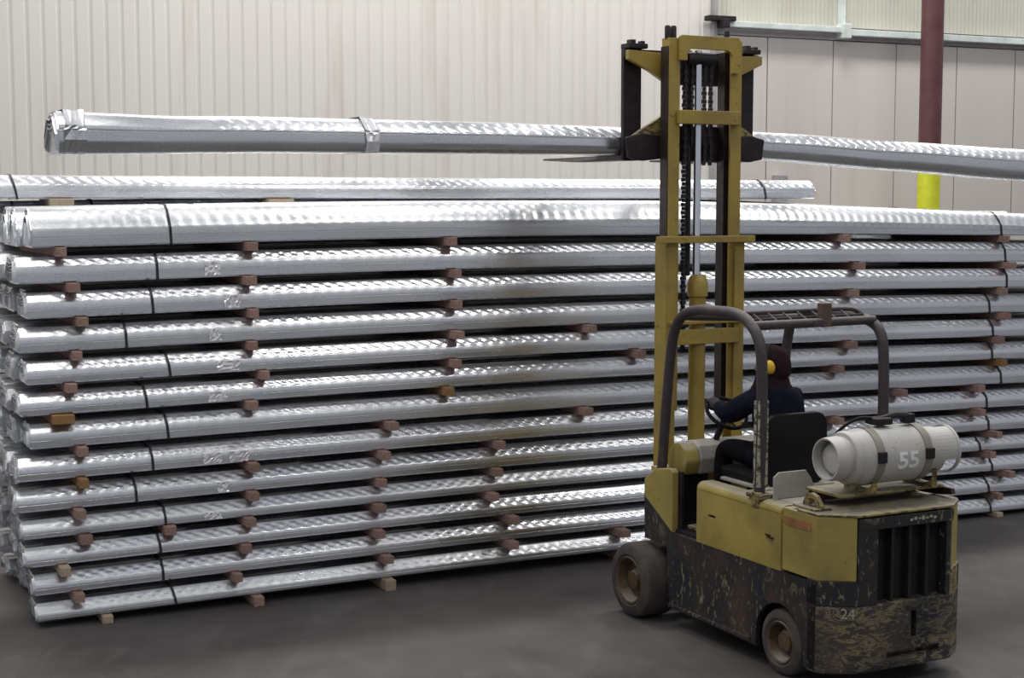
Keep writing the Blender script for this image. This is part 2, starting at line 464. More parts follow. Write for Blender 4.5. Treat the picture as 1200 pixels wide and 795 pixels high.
def bundle_mesh(name, L, prof, w, face, slope, run, zf, hs=None, amp=0.006, step=0.5, rnd=None, emb0=0.0, ends=True, flat=None):
    rnd = rnd or random.Random(1)
    n = max(2, int(round(L / step)))
    V, F = [], []
    m = len(prof)
    for i in range(n + 1):
        s = L * i / n
        z0 = zf(s); k = hs(s) if hs else 1.0
        live = amp * max(0.0, min(1.0, (s - emb0) / 0.2))
        for (v, z, t) in prof:
            dv = dz = 0.0
            if t is not None and 0 < t < 1 and live:
                d = 0.0
                for tc, ph in ((0.18, 0.0), (0.52, 0.5)):
                    d += live * math.exp(-((t - tc) / 0.13) ** 2) * math.sin(2 * PI * (s / 0.098 + ph + (t - tc) * 0.8))
                dz = d; dv = -d * 0.4 * (1 if v < w / 2 else -1)
            elif t == 0 and live:
                dz = live * 0.5 * math.sin(2 * PI * s / 0.098)
            V.append((s, v + dv, z0 + z * k + dz))
    for i in range(n):
        a, b = i * m, (i + 1) * m
        for j in range(m):
            j2 = (j + 1) % m
            F.append((a + j, a + j2, b + j2, b + j))
    # closed, recessed ends
    F.append(tuple(range(m - 1, -1, -1))); F.append(tuple(range(n * m, n * m + m)))
    # nested sheets staggered out of both ends
    if ends:
        for side in (0, 1):
            N = 5
            for q in range(N):
                drop = 0.004 + (face - 0.02) * q / N
                ins = 0.012 + 0.006 * q
                ext = rnd.uniform(0.004, 0.028) if q else 0.008
                if side == 0: sa, sb = 0.02, -ext
                else: sa, sb = L - 0.02, L + ext
                line = [(ins, 0.35 * face - drop * 0.3), (ins, face - drop - 0.01), (run, face + slope - drop - 0.006), (w / 2, face + slope - drop - 0.018), (w - run, face + slope - drop - 0.006), (w - ins, face - drop - 0.01), (w - ins, 0.35 * face - drop * 0.3)]
                th = 0.006
                base = len(V)
                for s in (sa, sb):
                    z0 = zf(min(max(s, 0), L)); k = hs(min(max(s, 0), L)) if hs else 1.0
                    for (v, z) in line: V.append((s, v, z0 + max(z, 0.008) * k))
                    for (v, z) in line: V.append((s, v + (0.004 if v < w / 2 else -0.004), z0 + (max(z, 0.008) - th) * k))
                c = len(line)
                for j in range(c - 1):
                    F.append((base + j, base + j + 1, base + 2 * c + j + 1, base + 2 * c + j))
                    F.append((base + c + j, base + 3 * c + j, base + 3 * c + j + 1, base + c + j + 1))
                    F.append((base + 2 * c + j, base + 2 * c + j + 1, base + 3 * c + j + 1, base + 3 * c + j))
    me = bpy.data.meshes.new(name); me.from_pydata(V, [], F); me.update()
    return me

def strap_mesh(prof, s, zf, hs=None, width=0.018, off=0.004, w=BW, slant=0.0):
    bm = NB(); z0 = zf(s); k = hs(s) if hs else 1.0
    key = [(v, z) for (v, z, t) in prof if t in (None, 0, 0.25, 0.5, 0.75, 1)]
    hull = [p for p in key if not (0.002 < p[0] < 0.006)]
    mid = sum(z for v, z in hull) / len(hull)
    top = max(z for v, z in hull)
    ring0, ring1 = [], []
    for v, z in hull:
        dv = -1 if v < w * 0.3 else (1 if v > w * 0.7 else 0)
        dz = -1 if z < 0.013 else (1 if z > mid else 0)
        ss = s + slant * (z / top)
        for lst, d in ((ring0, -width / 2), (ring1, width / 2)):
            lst.append(bm.verts.new((ss + d, v + dv * off, z0 + z * k + dz * off)))
    n = len(ring0)
    for j in range(n):
        bm.faces.new((ring0[j], ring0[(j + 1) % n], ring1[(j + 1) % n], ring1[j]))
    bmesh.ops.recalc_face_normals(bm, faces=bm.faces)
    r = bmesh.ops.solidify(bm, geom=bm.faces[:], thickness=-0.002)
    return bm

def tape_mesh(s, z, zf, rnd, wd=0.16, ht=0.09):
    """crumpled clear tape stuck on the face of a bundle"""
    bm = NB(); n, m = 9, 5; g = []
    for i in range(n + 1):
        col_ = []
        for j in range(m + 1):
            ss = s + wd * (i / n - 0.5) + rnd.uniform(-.004, .004)
            zz = z + ht * (j / m - 0.5) + rnd.uniform(-.004, .004)
            col_.append(bm.verts.new((ss, -0.004 - rnd.random() * 0.007, zz + zf(s))))
        g.append(col_)
    for i in range(n):
        for j in range(m):
            bm.faces.new((g[i][j], g[i + 1][j], g[i + 1][j + 1], g[i][j + 1]))
    bmesh.ops.recalc_face_normals(bm, faces=bm.faces)
    bmesh.ops.solidify(bm, geom=bm.faces[:], thickness=-0.002)
    return bm

TAPE = {1: [(249, 316)], 2: [(272, 352)], 3: [(252, 392)], 4: [(267, 426)], 5: [(255, 461)], 7: [(249, 534), (280, 532)], 8: [(262, 567)], 9: [(250, 599)]}
rnd = random.Random(7)
NDEEP = 5
for k in range(13):
    zb = BOT[k]
    pitch = (BOT[k - 1] - BOT[k]) if k else 0.30
    slope, run = (0.058, 0.055) if k else (0.145, 0.13)
    face = pitch - GAP - slope if k else 0.135
    layer = 'top layer' if k == 0 else ('lowest layer' if k == 12 else ORD[k] + ' layer from the top')
    far_mesh = None
    for d in range(NDEEP):
        s0 = st(*LEFTX[k])[0] + ((rnd.uniform(-0.05, 0.06) + (0.0 if k < 8 else 0.03)) if d else 0.0)
        depth = d * (BW + 0.012) + (rnd.uniform(-0.006, 0.02) if d == 0 else 0)
        lay2 = layer if k in (0, 12) else ORD[k] + ' layer from the top'
        if d == 0: lab = 'silvery ribbed steel bundle at the very front of the stack, ' + lay2
        elif d == NDEEP - 1: lab = 'silvery steel bundle at the very back of the stack, ' + lay2
        else: lab = 'silvery steel bundle, %s behind the front one, %s' % (ORD[d - 1], lay2)
        pos = S0 + SE * s0 + SN * depth; pos.z = zb + ((0.04, 0.063, 0.055, 0.045, 0.03)[k] if (k < 5 and d == 4) else 0)
        root = thing('deck_bundle', lab, 'steel bundle', pos, SA, 'strapped steel deck bundles in the stack')
        zf = (lambda s, s0=s0: crown(s + s0))
        detailed = d == 0 or k == 0
        prof = profile(BW, face, slope, run, 8 if detailed else 1, 2 if detailed else 1, 1.9 if k == 0 else 1.0)
        hs = (lambda s, s0=s0: 1 - 0.30 * max(0.0, min(1.0, (s + s0 - 5.0) / 4.6)) ** 1.3) if k == 0 else None
        if detailed:
            me = bundle_mesh('deck_sheets', BL, prof, BW, face, slope, run, zf, hs=hs, step=0.0163, rnd=rnd, emb0=0.12, amp=0.0038 if k else 0.0032)
        else:
            if far_mesh is None:
                far_mesh = bundle_mesh('deck_sheets', BL, prof, BW, face, slope, run, zf, amp=0, step=0.6, rnd=rnd)
                far_mesh.materials.append(M['galv2'])
            me = far_mesh
        obj('deck_sheets', me, M['galv'] if (k + d) % 3 else M['galv2'], root, smooth=(38 if detailed else None))
        if detailed:
            sl = st(*STRL[k])[0] - s0 + (rnd.uniform(-0.5, 0.3) if d else 0)
            sr = st(*STRR[k])[0] - s0 + (rnd.uniform(-0.2, 0.2) if d else 0)
            ss = [sl, sr] + ([3.4 + d * 0.6] if (k == 0 and d in (1, 2)) else [])
            for q in ss:
                obj('strap', strap_mesh(prof, q, zf, hs, slant=rnd.uniform(-0.03, 0.0)), M['strap'], root)
        if d == 0:
            for (px, py) in TAPE.get(k, []):
                q, zz = st(px, py)
                obj('clear_tape', tape_mesh(q - s0, face * 0.5, zf, rnd, rnd.uniform(0.08, 0.17), face * 0.75), M['tape'], root)

# single bundle lying on the back of the stack
d_top = 1.30
root = thing('deck_bundle', 'single silvery steel bundle lying alone on top of the stack near the wall', 'steel bundle',
             S0 + SE * (7.60 - BL) + SN * d_top + Vector((0, 0, 3.008)), SA)
prof = profile(0.42, 0.11, 0.07, 0.10, 8, 2, 1.5)
zf = lambda s: 0.0
obj('deck_sheets', bundle_mesh('deck_sheets', BL, prof, 0.42, 0.11, 0.07, 0.10, zf, step=0.0163, rnd=rnd, amp=0.0035), M['galv'], root, smooth=38)
for px, py in ((20, 220), (898, 222)):
    q = st(px, py, d_top)[0] - (7.60 - BL)
    obj('strap', strap_mesh(prof, q, zf, w=0.42, slant=-0.04), M['strap'], root)

# ------------------------------------------------------------------ dunnage sticks
STICKS = [(72, 297, 0), (296, 289, 0), (530, 284, 0), (992, 281, 0), (1180, 281, 0), (86, 339, 0), (293, 330, 0), (535, 322, 0), (1010, 313, 0), (1185, 313, 0),
    (97, 379, 0), (298, 368, 0), (536, 358, 0), (1003, 344, 0), (1178, 342, 0), (91, 418, 0), (297, 405, 0), (537, 392, 0), (693, 386, 0), (1180, 369, 0),
    (84, 456, 0), (311, 439, 0), (535, 426, 0), (750, 415, 0), (1000, 405, 0), (1173, 398, 0), (75, 494, 1), (296, 475, 0), (527, 460, 2), (688, 482, 0),
    (986, 434, 0), (1177, 425, 2), (97, 529, 0), (460, 498, 0), (1057, 461, 0), (98, 564, 2), (297, 544, 0), (451, 532, 0), (587, 520, 0), (983, 493, 0), (1151, 457, 0),
    (94, 600, 0), (298, 577, 0), (449, 565, 0), (585, 551, 0), (1150, 486, 0), (102, 632, 0), (201, 621, 0), (294, 609, 0), (446, 594, 0), (579, 581, 0), (1168, 507, 0),
    (76, 666, 2), (290, 641, 0), (445, 624, 0), (601, 606, 0), (1163, 532, 0), (93, 699, 0), (279, 670, 0), (455, 656, 0), (601, 636, 0), (731, 627, 0), (1184, 555, 0),
    (127, 726, 2), (303, 706, 0), (457, 688, 2), (1173, 602, 2), (735, 655, 0), (1172, 580, 0)]
placed = []
for (px, py, ty) in STICKS:
    s, z = st(px, py, -0.06)
    best = min(range(13), key=lambda k: abs(BOT[k] + crown(s) - (0.03 if k < 12 else 0.02) - z))
    placed.append((best, s, ty))
placed.sort()
count = {}
for (k, s, ty) in placed:
    i = count.get(k, 0); count[k] = i + 1
    top = BOT[k] + crown(s); h = (GAP if k < 12 else BOT[12] + crown(s)) - 0.002
    wd = rnd.uniform(0.062, 0.085) if ty != 1 else 0.15
    ext = rnd.uniform(0.05, 0.11)
    bm = NB(); box(bm, -wd / 2, wd / 2, -ext, NDEEP * (BW + 0.012) - 0.05, -h, 0, 0.004)
    colr = {0: 'brown', 1: 'wide orange', 2: 'ochre'}[ty]
    where = 'on the floor under the lowest layer' if k == 12 else 'between %s and %s layers from the top' % (ORD[k], ORD[k + 1])
    nth = 'at the left end' if i == 0 else ORD[i] + ' from the left'
    o = obj('dunnage_stick', bm, {0: M['wood'], 1: M['wood2'], 2: M['wood3'] if k > 7 else M['wood2']}[ty], None,
            S0 + SE * s + Vector((0, 0, top - 0.001)), (0, 0, SA + R(rnd.uniform(-0.8, 0.8))))
    tag(o, '%s timber spacer %s, %s' % (colr, where, nth), 'wood block', 'timber spacers between the layers of bundles')
for n_, px, py in (('left', 72, 235), ('middle', 331, 233)):
    s, z = st(px, py, d_top - 0.05)
    bm = NB(); box(bm, -0.09 if n_ == 'left' else -0.12, 0.09, -0.08, 0.45, -0.062, 0, 0.004)
    zt = 3.005
    o = obj('dunnage_stick', bm, M['wood3'], None, S0 + SE * s + SN * d_top + Vector((0, 0, zt)), (0, 0, SA))
    tag(o, 'pale timber block on the stack top under the single bundle, %s' % ('near its left strap' if n_ == 'left' else 'second from its left strap'), 'wood block', 'timber spacers under the single top bundle')

# ------------------------------------------------------------------ the forklift
FA = R(27)
FO = on_floor(912, 792)
truck = thing('forklift', 'worn yellow and black forklift with tall raised mast, carrying the lifted steel bundle', 'forklift', FO, FA)
def T(name, bm, mat, parent=truck, smooth=None, label=None):
    o = obj(name, bm, mat, parent, smooth=smooth)
    if label: o['label'] = label
    return o
W = 1.14; CX = 0.575

# chassis: central box between the wheels, side plates with a rear wheel arch
bm = NB(); box(bm, 0.20, W - 0.20, -0.30, 1.62, 0.16, 0.66, 0.01)
chassis = T('chassis', bm, M['black'])
def side_plate(x0, x1):
    pts = [(1.61, 0.88), (1.24, 0.675), (-0.36, 0.675), (-0.36, 0.13), (-0.245, 0.13)]
    for a in range(10, 171, 16):
        pts.append((0.0 - 0.25 * math.cos(R(a)), 0.215 + 0.25 * math.sin(R(a))))
    pts += [(0.245, 0.13), (1.27, 0.145), (1.31, 0.57), (1.60, 0.57)]
    bm = NB(); prism(bm, pts, 'X', x0, x1); return bm
T('side_plate', side_plate(0.0, 0.035), M['black'])
T('side_plate', side_plate(W - 0.035, W), M['black'])
bm = NB(); box(bm, 0.036, 0.20, 0.30, 1.26, 0.18, 0.66); box(bm, W - 0.20, W - 0.036, 0.30, 1.26, 0.18, 0.66)
T('step_box', bm, M['darksteel'])
# running lip under the side
bm = NB(); box(bm, -0.012, 0.03, 0.30, 1.27, 0.145, 0.17, 0.004); T('step_rail', bm, M['black'])
# floor plate and cab front
bm = NB(); box(bm, 0.03, W - 0.03, 0.56, 1.56, 0.66, 0.70, 0.005); T('floor_plate', bm, M['darksteel'])
bm = NB(); prism(bm, [(1.605, 1.00), (1.45, 1.10), (1.26, 1.125), (1.238, 1.10), (1.238, 0.675), (1.61, 0.88)], 'X', -0.004, 0.05, 0.008)
T('front_cowl', bm, M['cowl'])
bm = NB(); prism(bm, [(1.605, 1.00), (1.45, 1.10), (1.26, 1.125), (1.238, 1.10), (1.238, 0.675), (1.61, 0.88)], 'X', W - 0.05, W, 0.008)
T('front_cowl', bm, M['cowl'])
bm = NB(); box(bm, 0.05, W - 0.05, 1.56, 1.60, 0.70, 1.02); box(bm, 0.05, W - 0.05, 1.42, 1.46, 0.70, 1.10); box(bm, 0.05, W - 0.05, 1.40, 1.60, 1.06, 1.09)
T('front_bulkhead', bm, M['cowl'])
# dashboard with rounded hump
bm = NB(); prism(bm, [(1.25, 1.07), (1.22, 1.17), (1.25, 1.25), (1.32, 1.295), (1.40, 1.28), (1.46, 1.20), (1.47, 1.07)], 'X', 0.10, 0.22, 0.02)
T('dash_hump', bm, M['cowl'], smooth=50)
bm = NB(); prism(bm, [(1.25, 1.07), (1.22, 1.18), (1.25, 1.27), (1.33, 1.30), (1.42, 1.29), (1.47, 1.20), (1.48, 1.07)], 'X', 0.222, 1.0, 0.015)
T('dash_panel', bm, M['dusty'])
# step opening trim, and an added dark inner plate standing in for shade
bm = NB(); box(bm, 0.052, 0.07, 1.20, 1.245, 0.70, 1.105); box(bm, 0.07, 0.40, 1.395, 1.415, 0.70, 1.07)
T('door_edge_shade_plate', bm, M['darksteel'])
bm = NB(); box(bm, 0.10, 0.34, 1.0, 1.2, 0.705, 0.73, 0.005); T('step_plate', bm, M['oldyellow'])
# side cowls (left visible) with rounded top edge
def cowl_prof(x0, sgn):
    pts = [(0, 0.675), (0, 1.04)]
    for a in (0, 22, 45, 68, 90): pts.append((0.05 - 0.05 * math.cos(R(a)), 1.042 + 0.05 * math.sin(R(a))))
    pts += [(0.13, 1.092), (0.13, 0.675)]
    return [(x0 + sgn * p, q) for p, q in pts]
bm = NB(); prism(bm, cowl_prof(-0.006, 1), 'Y', -0.012, 0.93, 0.004)
sc = T('side_cowl', bm, M['cowl'], smooth=35)
cut(sc, [(-0.05, 0.03, 0.705, 0.79, 0.872, 0.892), (-0.05, 0.03, 0.09, 0.155, 0.868, 0.886)])
bm = NB(); box(bm, 0.012, 0.02, 0.70, 0.795, 0.868, 0.896); obj('slot_back', bm, M['hole'], sc)
bm = NB(); box(bm, -0.022, 0.0, 0.06, 0.12, 0.866, 0.876, 0.003); obj('latch', bm, M['mastdark'], sc)
bm = NB(); prism(bm, cowl_prof(W + 0.006, -1), 'Y', -0.012, 0.93, 0.004); T('side_cowl', bm, M['cowl'], smooth=35)
# engine hood
bm = NB(); box(bm, 0.124, W - 0.124, -0.012, 0.56, 0.67, 1.085, 0.012); T('engine_hood', bm, M['cowl'])
bm = NB(); box(bm, 0.10, W - 0.10, -0.012, 0.40, 1.086, 1.098, 0.004); T('hood_lid', bm, M['dusty'])
# rear body with chamfered corners
plan = [(0, -0.018), (0, -0.36), (0.20, -0.495), (0.21, -0.42), (0.93, -0.42), (0.94, -0.495), (1.10, -0.38), (W, -0.34), (W, -0.018)]
bm = NB(); prism(bm, plan, 'Z', 0.69, 1.085, 0.006)
rb = T('rear_body', bm, M['cowl'])
bm = NB(); prism(bm, [(0.01, 1.035), (-0.3, 1.035), (-0.31, 0.985), (-0.05, 0.98)], 'X', -0.004, 0.002)
bmesh.ops.rotate(bm, cent=(0, 0, 1.0), matrix=Matrix.Rotation(R(0), 3, 'X'), verts=bm.verts)
obj('orange_patch', bm, M['orange'], rb)['label'] = 'faded orange paint patch'
# counterweight casting below, with towing slots
plan2 = [(0, -0.27), (0, -0.37), (0.035, -0.40), (0.185, -0.495), (0.22, -0.505), (0.93, -0.505), (0.97, -0.49), (1.10, -0.40), (W, -0.36), (W, -0.27)]
bm = NB(); prism(bm, plan2, 'Z', 0.115, 0.535, 0.012)
cw = T('counterweight', bm, M['weight'])
cut(cw, [(0.628, 0.668, -0.6, -0.42, 0.30, 0.465), (0.44, 0.86, -0.6, -0.44, 0.185, 0.225)])
bm = NB(); prism(bm, [(0, -0.27), (0, -0.365), (0.04, -0.395), (0.20, -0.50), (0.355, -0.505), (0.355, -0.43), (0.21, -0.40)], 'Z', 0.535, 0.69, 0.004)
prism(bm, [(0.21, -0.43), (0.205, -0.503), (0.355, -0.505), (0.355, -0.43)], 'Z', 0.69, 1.06, 0.004)
prism(bm, [(0.90, -0.43), (0.90, -0.505), (0.93, -0.505), (0.965, -0.48), (0.94, -0.43)], 'Z', 0.535, 1.06, 0.004)
box(bm, 0.207, 0.955, -0.507, -0.43, 1.0, 1.075, 0.006)
T('grille_frame', bm, M['frameblack'])
bm = NB(); prism(bm, [(0.935, -0.497), (0.965, -0.485), (1.10, -0.392), (W, -0.35), (W, -0.27), (1.05, -0.27)], 'Z', 0.535, 0.69, 0.004)
T('corner_plate', bm, M['oldyellow'])
bm = NB(); box(bm, 0.30, 0.94, -0.424, -0.40, 0.535, 1.02); T('radiator_core', bm, M['hole'])
for x in (0.488, 0.626, 0.762):
    bm = NB(); box(bm, x - 0.012, x + 0.012, -0.485, -0.425, 0.535, 1.0, 0.004); T('grille_bar', bm, M['darksteel'])
# top lip of the grille frame and worn marks on it
bm = NB(); prism(bm, [(0.205, -0.51), (0.95, -0.51), (1.10, -0.39), (W, -0.33), (W, -0.16), (0.0, -0.16), (0.0, -0.36)], 'Z', 1.086, 1.10, 0.004)
T('rear_top', bm, M['oldyellow'])
bm = NB()
for i in range(7): box(bm, 0.60 + i * 0.031, 0.622 + i * 0.031, -0.5095, -0.505, 1.03 + (i % 3) * 0.004, 1.045 + (i % 2) * 0.008)
T('worn_marks', bm, M['letter'], label='pale worn paint marks above the grille')
# lifting lug
bm = NB(); prism(bm, [(-0.30, 1.10), (-0.30, 1.13), (-0.25, 1.185), (-0.20, 1.20), (-0.15, 1.185), (-0.12, 1.13), (-0.12, 1.10)], 'X', 0.075, 0.105, 0.004)
lug = T('lifting_lug', bm, M['oldyellow'])
cut(lug, [(0.0, 0.2, -0.235, -0.185, 1.125, 1.165)])
bm = NB(); box(bm, 0.03, 0.16, -0.30, -0.08, 1.101, 1.115, 0.003); T('lug_base', bm, M['oldyellow'])

# stencilled number on the counterweight chamfer
def text_mesh(txt, size, thick=0.002, bold=0.0):
    cu = bpy.data.curves.new('t', 'FONT'); cu.body = txt; cu.size = size; cu.extrude = thick / 2
    cu.offset = bold; cu.align_x = 'CENTER'; cu.align_y = 'CENTER'
    t = bpy.data.objects.new('t', cu); C.objects.link(t)
    bpy.context.view_layer.update()
    me = bpy.data.meshes.new_from_object(t.evaluated_get(bpy.context.evaluated_depsgraph_get()))
    bpy.data.objects.remove(t)
    return me
me = text_mesh('24', 0.09)
o = obj('stencilled_number', me, M['letter'], truck)
cdir = Vector((0.145, -0.095, 0)).normalized()
o.matrix_local = Matrix.Translation((0.152, -0.4782, 0.49)) @ Matrix.Rotation(math.atan2(cdir.y, cdir.x), 4, 'Z') @ Matrix.Rotation(PI / 2, 4, 'X')
o['label'] = 'small pale stencilled number 24'

# wheels
def wheel(name, x0, x1, y, r, rimr, outer):
    """outer=-1 when the visible face looks to -X"""
    t = bpy.data.objects.new(name, None); C.objects.link(t); t.parent = truck; t.location = (0, y, r)
    a, b = (x0, x1)
    bm = NB()
    prof = [(a + 0.01, rimr), (a, rimr + 0.015), (a + 0.004, r - 0.035), (a + 0.02, r - 0.01), (a + 0.04, r), (b - 0.04, r), (b - 0.02, r - 0.01), (b - 0.004, r - 0.035), (b, rimr + 0.015), (b - 0.01, rimr)]
    lathe(bm, prof, 'X', seg=44, closed=True)
    obj('tyre', bm, M['tyre'], t, smooth=30)
    bm = NB()
    dep = 0.09
    f, s = (a, 1) if outer < 0 else (b, -1)
    prof = [(f + s * 0.012, rimr + 0.001), (f + s * 0.004, rimr - 0.008), (f + s * 0.012, rimr - 0.02), (f + s * dep, rimr - 0.04), (f + s * dep, 0.085), (f + s * (dep - 0.03), 0.07), (f + s * (dep - 0.05), 0.062), (f + s * (dep - 0.055), 0.03), (f + s * (dep - 0.055), 0.0005)]
    lathe(bm, prof, 'X', seg=36, caps=False); obj('rim', bm, M['rim'], t, smooth=30)
    for k in range(6):
        an = 2 * PI * k / 6 + 0.3
        bm = NB(); lathe(bm, [(f + s * (dep + 0.002), 0.011), (f + s * (dep - 0.02), 0.011), (f + s * (dep - 0.024), 0.006)], 'X', (0, 0.106 * math.cos(an), 0.106 * math.sin(an)), 6)
        obj('wheel_nut', bm, M['rim'], t)
    return t
wheel('front_wheel', -0.135, 0.155, 1.61, 0.268, 0.175, -1)
wheel('front_wheel', W - 0.155, W + 0.135, 1.61, 0.268, 0.175, 1)
wheel('rear_wheel', 0.0, 0.17, 0.0, 0.213, 0.14, -1)
wheel('rear_wheel', W - 0.17, W, 0.0, 0.213, 0.14, 1)
bm = NB(); tube(bm, [(0.12, 1.61, 0.268), (W - 0.12, 1.61, 0.268)], 0.05); tube(bm, [(0.1, 0, 0.213), (W - 0.1, 0, 0.213)], 0.035); T('axle', bm, M['mastdark'], smooth=40)

# mast -----------------------------------------------------------------
YM = 1.73
def channel(bm, xo, sgn, web, fl, y0, y1, z0, z1):
    """vertical C channel, web outside at xo, flanges pointing inwards (sgn)"""
    def bx(x0, x1, a, b): box(bm, min(x0, x1), max(x0, x1), a, b, z0, z1, 0.002)
    bx(xo, xo + sgn * web, y0, y1)
    bx(xo + sgn * web * 0.9, xo + sgn * fl, y0, y0 + 0.022)
    bx(xo + sgn * web * 0.9, xo + sgn * fl, y1 - 0.022, y1)
for xo, sg in ((0.245, 1), (0.935, -1)):
    bm = NB(); channel(bm, xo, sg, 0.022, 0.085, YM, YM + 0.15, 0.10, 2.70); T('outer_upright', bm, M['yellow'])
for xo, sg in ((0.272, 1), (0.908, -1)):
    bm = NB(); channel(bm, xo, sg, 0.030, 0.095, YM + 0.026, YM + 0.124, 1.45, 4.16)
    T('inner_upright', bm, M['yellow'])
# greased slide faces
for (a, b, c_, d_, e_, f_) in ((0.795, 0.876, YM + 0.085, YM + 0.175, 1.5, 4.08), (0.868, 0.877, YM + 0.05, YM + 0.102, 1.5, 4.08), (0.305, 0.385, YM + 0.125, YM + 0.175, 1.5, 4.08), (0.264, 0.2715, YM + 0.03, YM + 0.124, 2.74, 4.10)):
    bm = NB(); box(bm, a, b, c_, d_, e_, f_); T('slide_rail', bm, M['mastdark'])
# arch plate at the top of the inner mast
arch = [(0.345, 4.00), (0.345, 4.165), (0.36, 4.18), (0.855, 4.18), (0.87, 4.165), (0.87, 3.92), (0.80, 3.92), (0.80, 4.04), (0.785, 4.07), (0.755, 4.085), (0.45, 4.085), (0.42, 4.07), (0.41, 4.04), (0.41, 4.00)]
bm = NB(); prism(bm, arch, 'Y', YM - 0.005, YM + 0.02, 0.003); T('mast_top_plate', bm, M['yellow'])
bm = NB(); box(bm, 0.335, 0.875, YM - 0.018, YM + 0.018, 3.545, 3.645, 0.006); T('mast_cross_plate', bm, M['yellow'])
bm = NB(); box(bm, 0.155, 1.00, YM - 0.045, YM + 0.0, 2.685, 2.735, 0.006); T('outer_mast_tie', bm, M['yellow'])
bm = NB(); box(bm, 0.30, 0.88, YM - 0.02, YM + 0.02, 1.94, 2.05, 0.006); box(bm, 0.27, 0.91, YM - 0.03, YM + 0.03, 2.09, 2.115, 0.004)
T('lower_cross_plate', bm, M['yellow'])
bm = NB(); box(bm, 0.28, 0.90, YM - 0.01, YM + 0.14, 0.14, 0.26); T('mast_foot', bm, M['mastdark'])
# lift cylinder
bm = NB(); lathe(bm, [(0.26, 0.062), (2.28, 0.062), (2.29, 0.075), (2.38, 0.078), (2.43, 0.062), (2.45, 0.04)], 'Z', (0.56, YM + 0.06, 0), 28)
T('lift_cylinder', bm, M['yellow'], smooth=35)
bm = NB(); lathe(bm, [(2.44, 0.028), (4.08, 0.028)], 'Z', (0.545, YM + 0.06, 0), 20); T('cylinder_rod', bm, M['chrome'], smooth=40)
bm = NB(); lathe(bm, [(2.44, 0.02), (4.08, 0.02)], 'Z', (0.487, YM + 0.09, 0), 14); T('hydraulic_line', bm, M['darksteel'], smooth=40)
# lift chains, plate by plate, joined per chain
def chain(x, z0, z1, wd=0.032):
    bm = NB(); z = z0; i = 0
    while z < z1:
        w2 = wd / 2 * (1.0 if i % 2 else 0.62)
        box(bm, x - w2, x + w2, YM + 0.045, YM + 0.075, z, z + 0.028)
        z += 0.030; i += 1
    return bm
for x, z0 in ((0.432, 1.9), (0.60, 3.25), (0.655, 3.25), (0.49, 3.4)):
    T('lift_chain', chain(x, z0, 4.04, 0.034 if x < 0.45 else 0.026), M['darksteel'])['kind'] = 'stuff'
bm = NB(); lathe(bm, [(0.44, 0.05), (0.68, 0.05)], 'X', (0, YM + 0.06, 4.02), 20); T('chain_sheave', bm, M['darksteel'], smooth=40)
for x in (0.285, 0.335):
    bm = NB(); lathe(bm, [(4.155, 0.022), (4.24, 0.022), (4.25, 0.015)], 'Z', (x, YM + 0.07, 0), 12); T('hose_fitting', bm, M['darksteel'], smooth=40)
bm = NB(); lathe(bm, [(4.15, 0.025), (4.23, 0.02)], 'Z', (0.80, YM + 0.07, 0), 12); T('hose_fitting', bm, M['darksteel'], smooth=40)

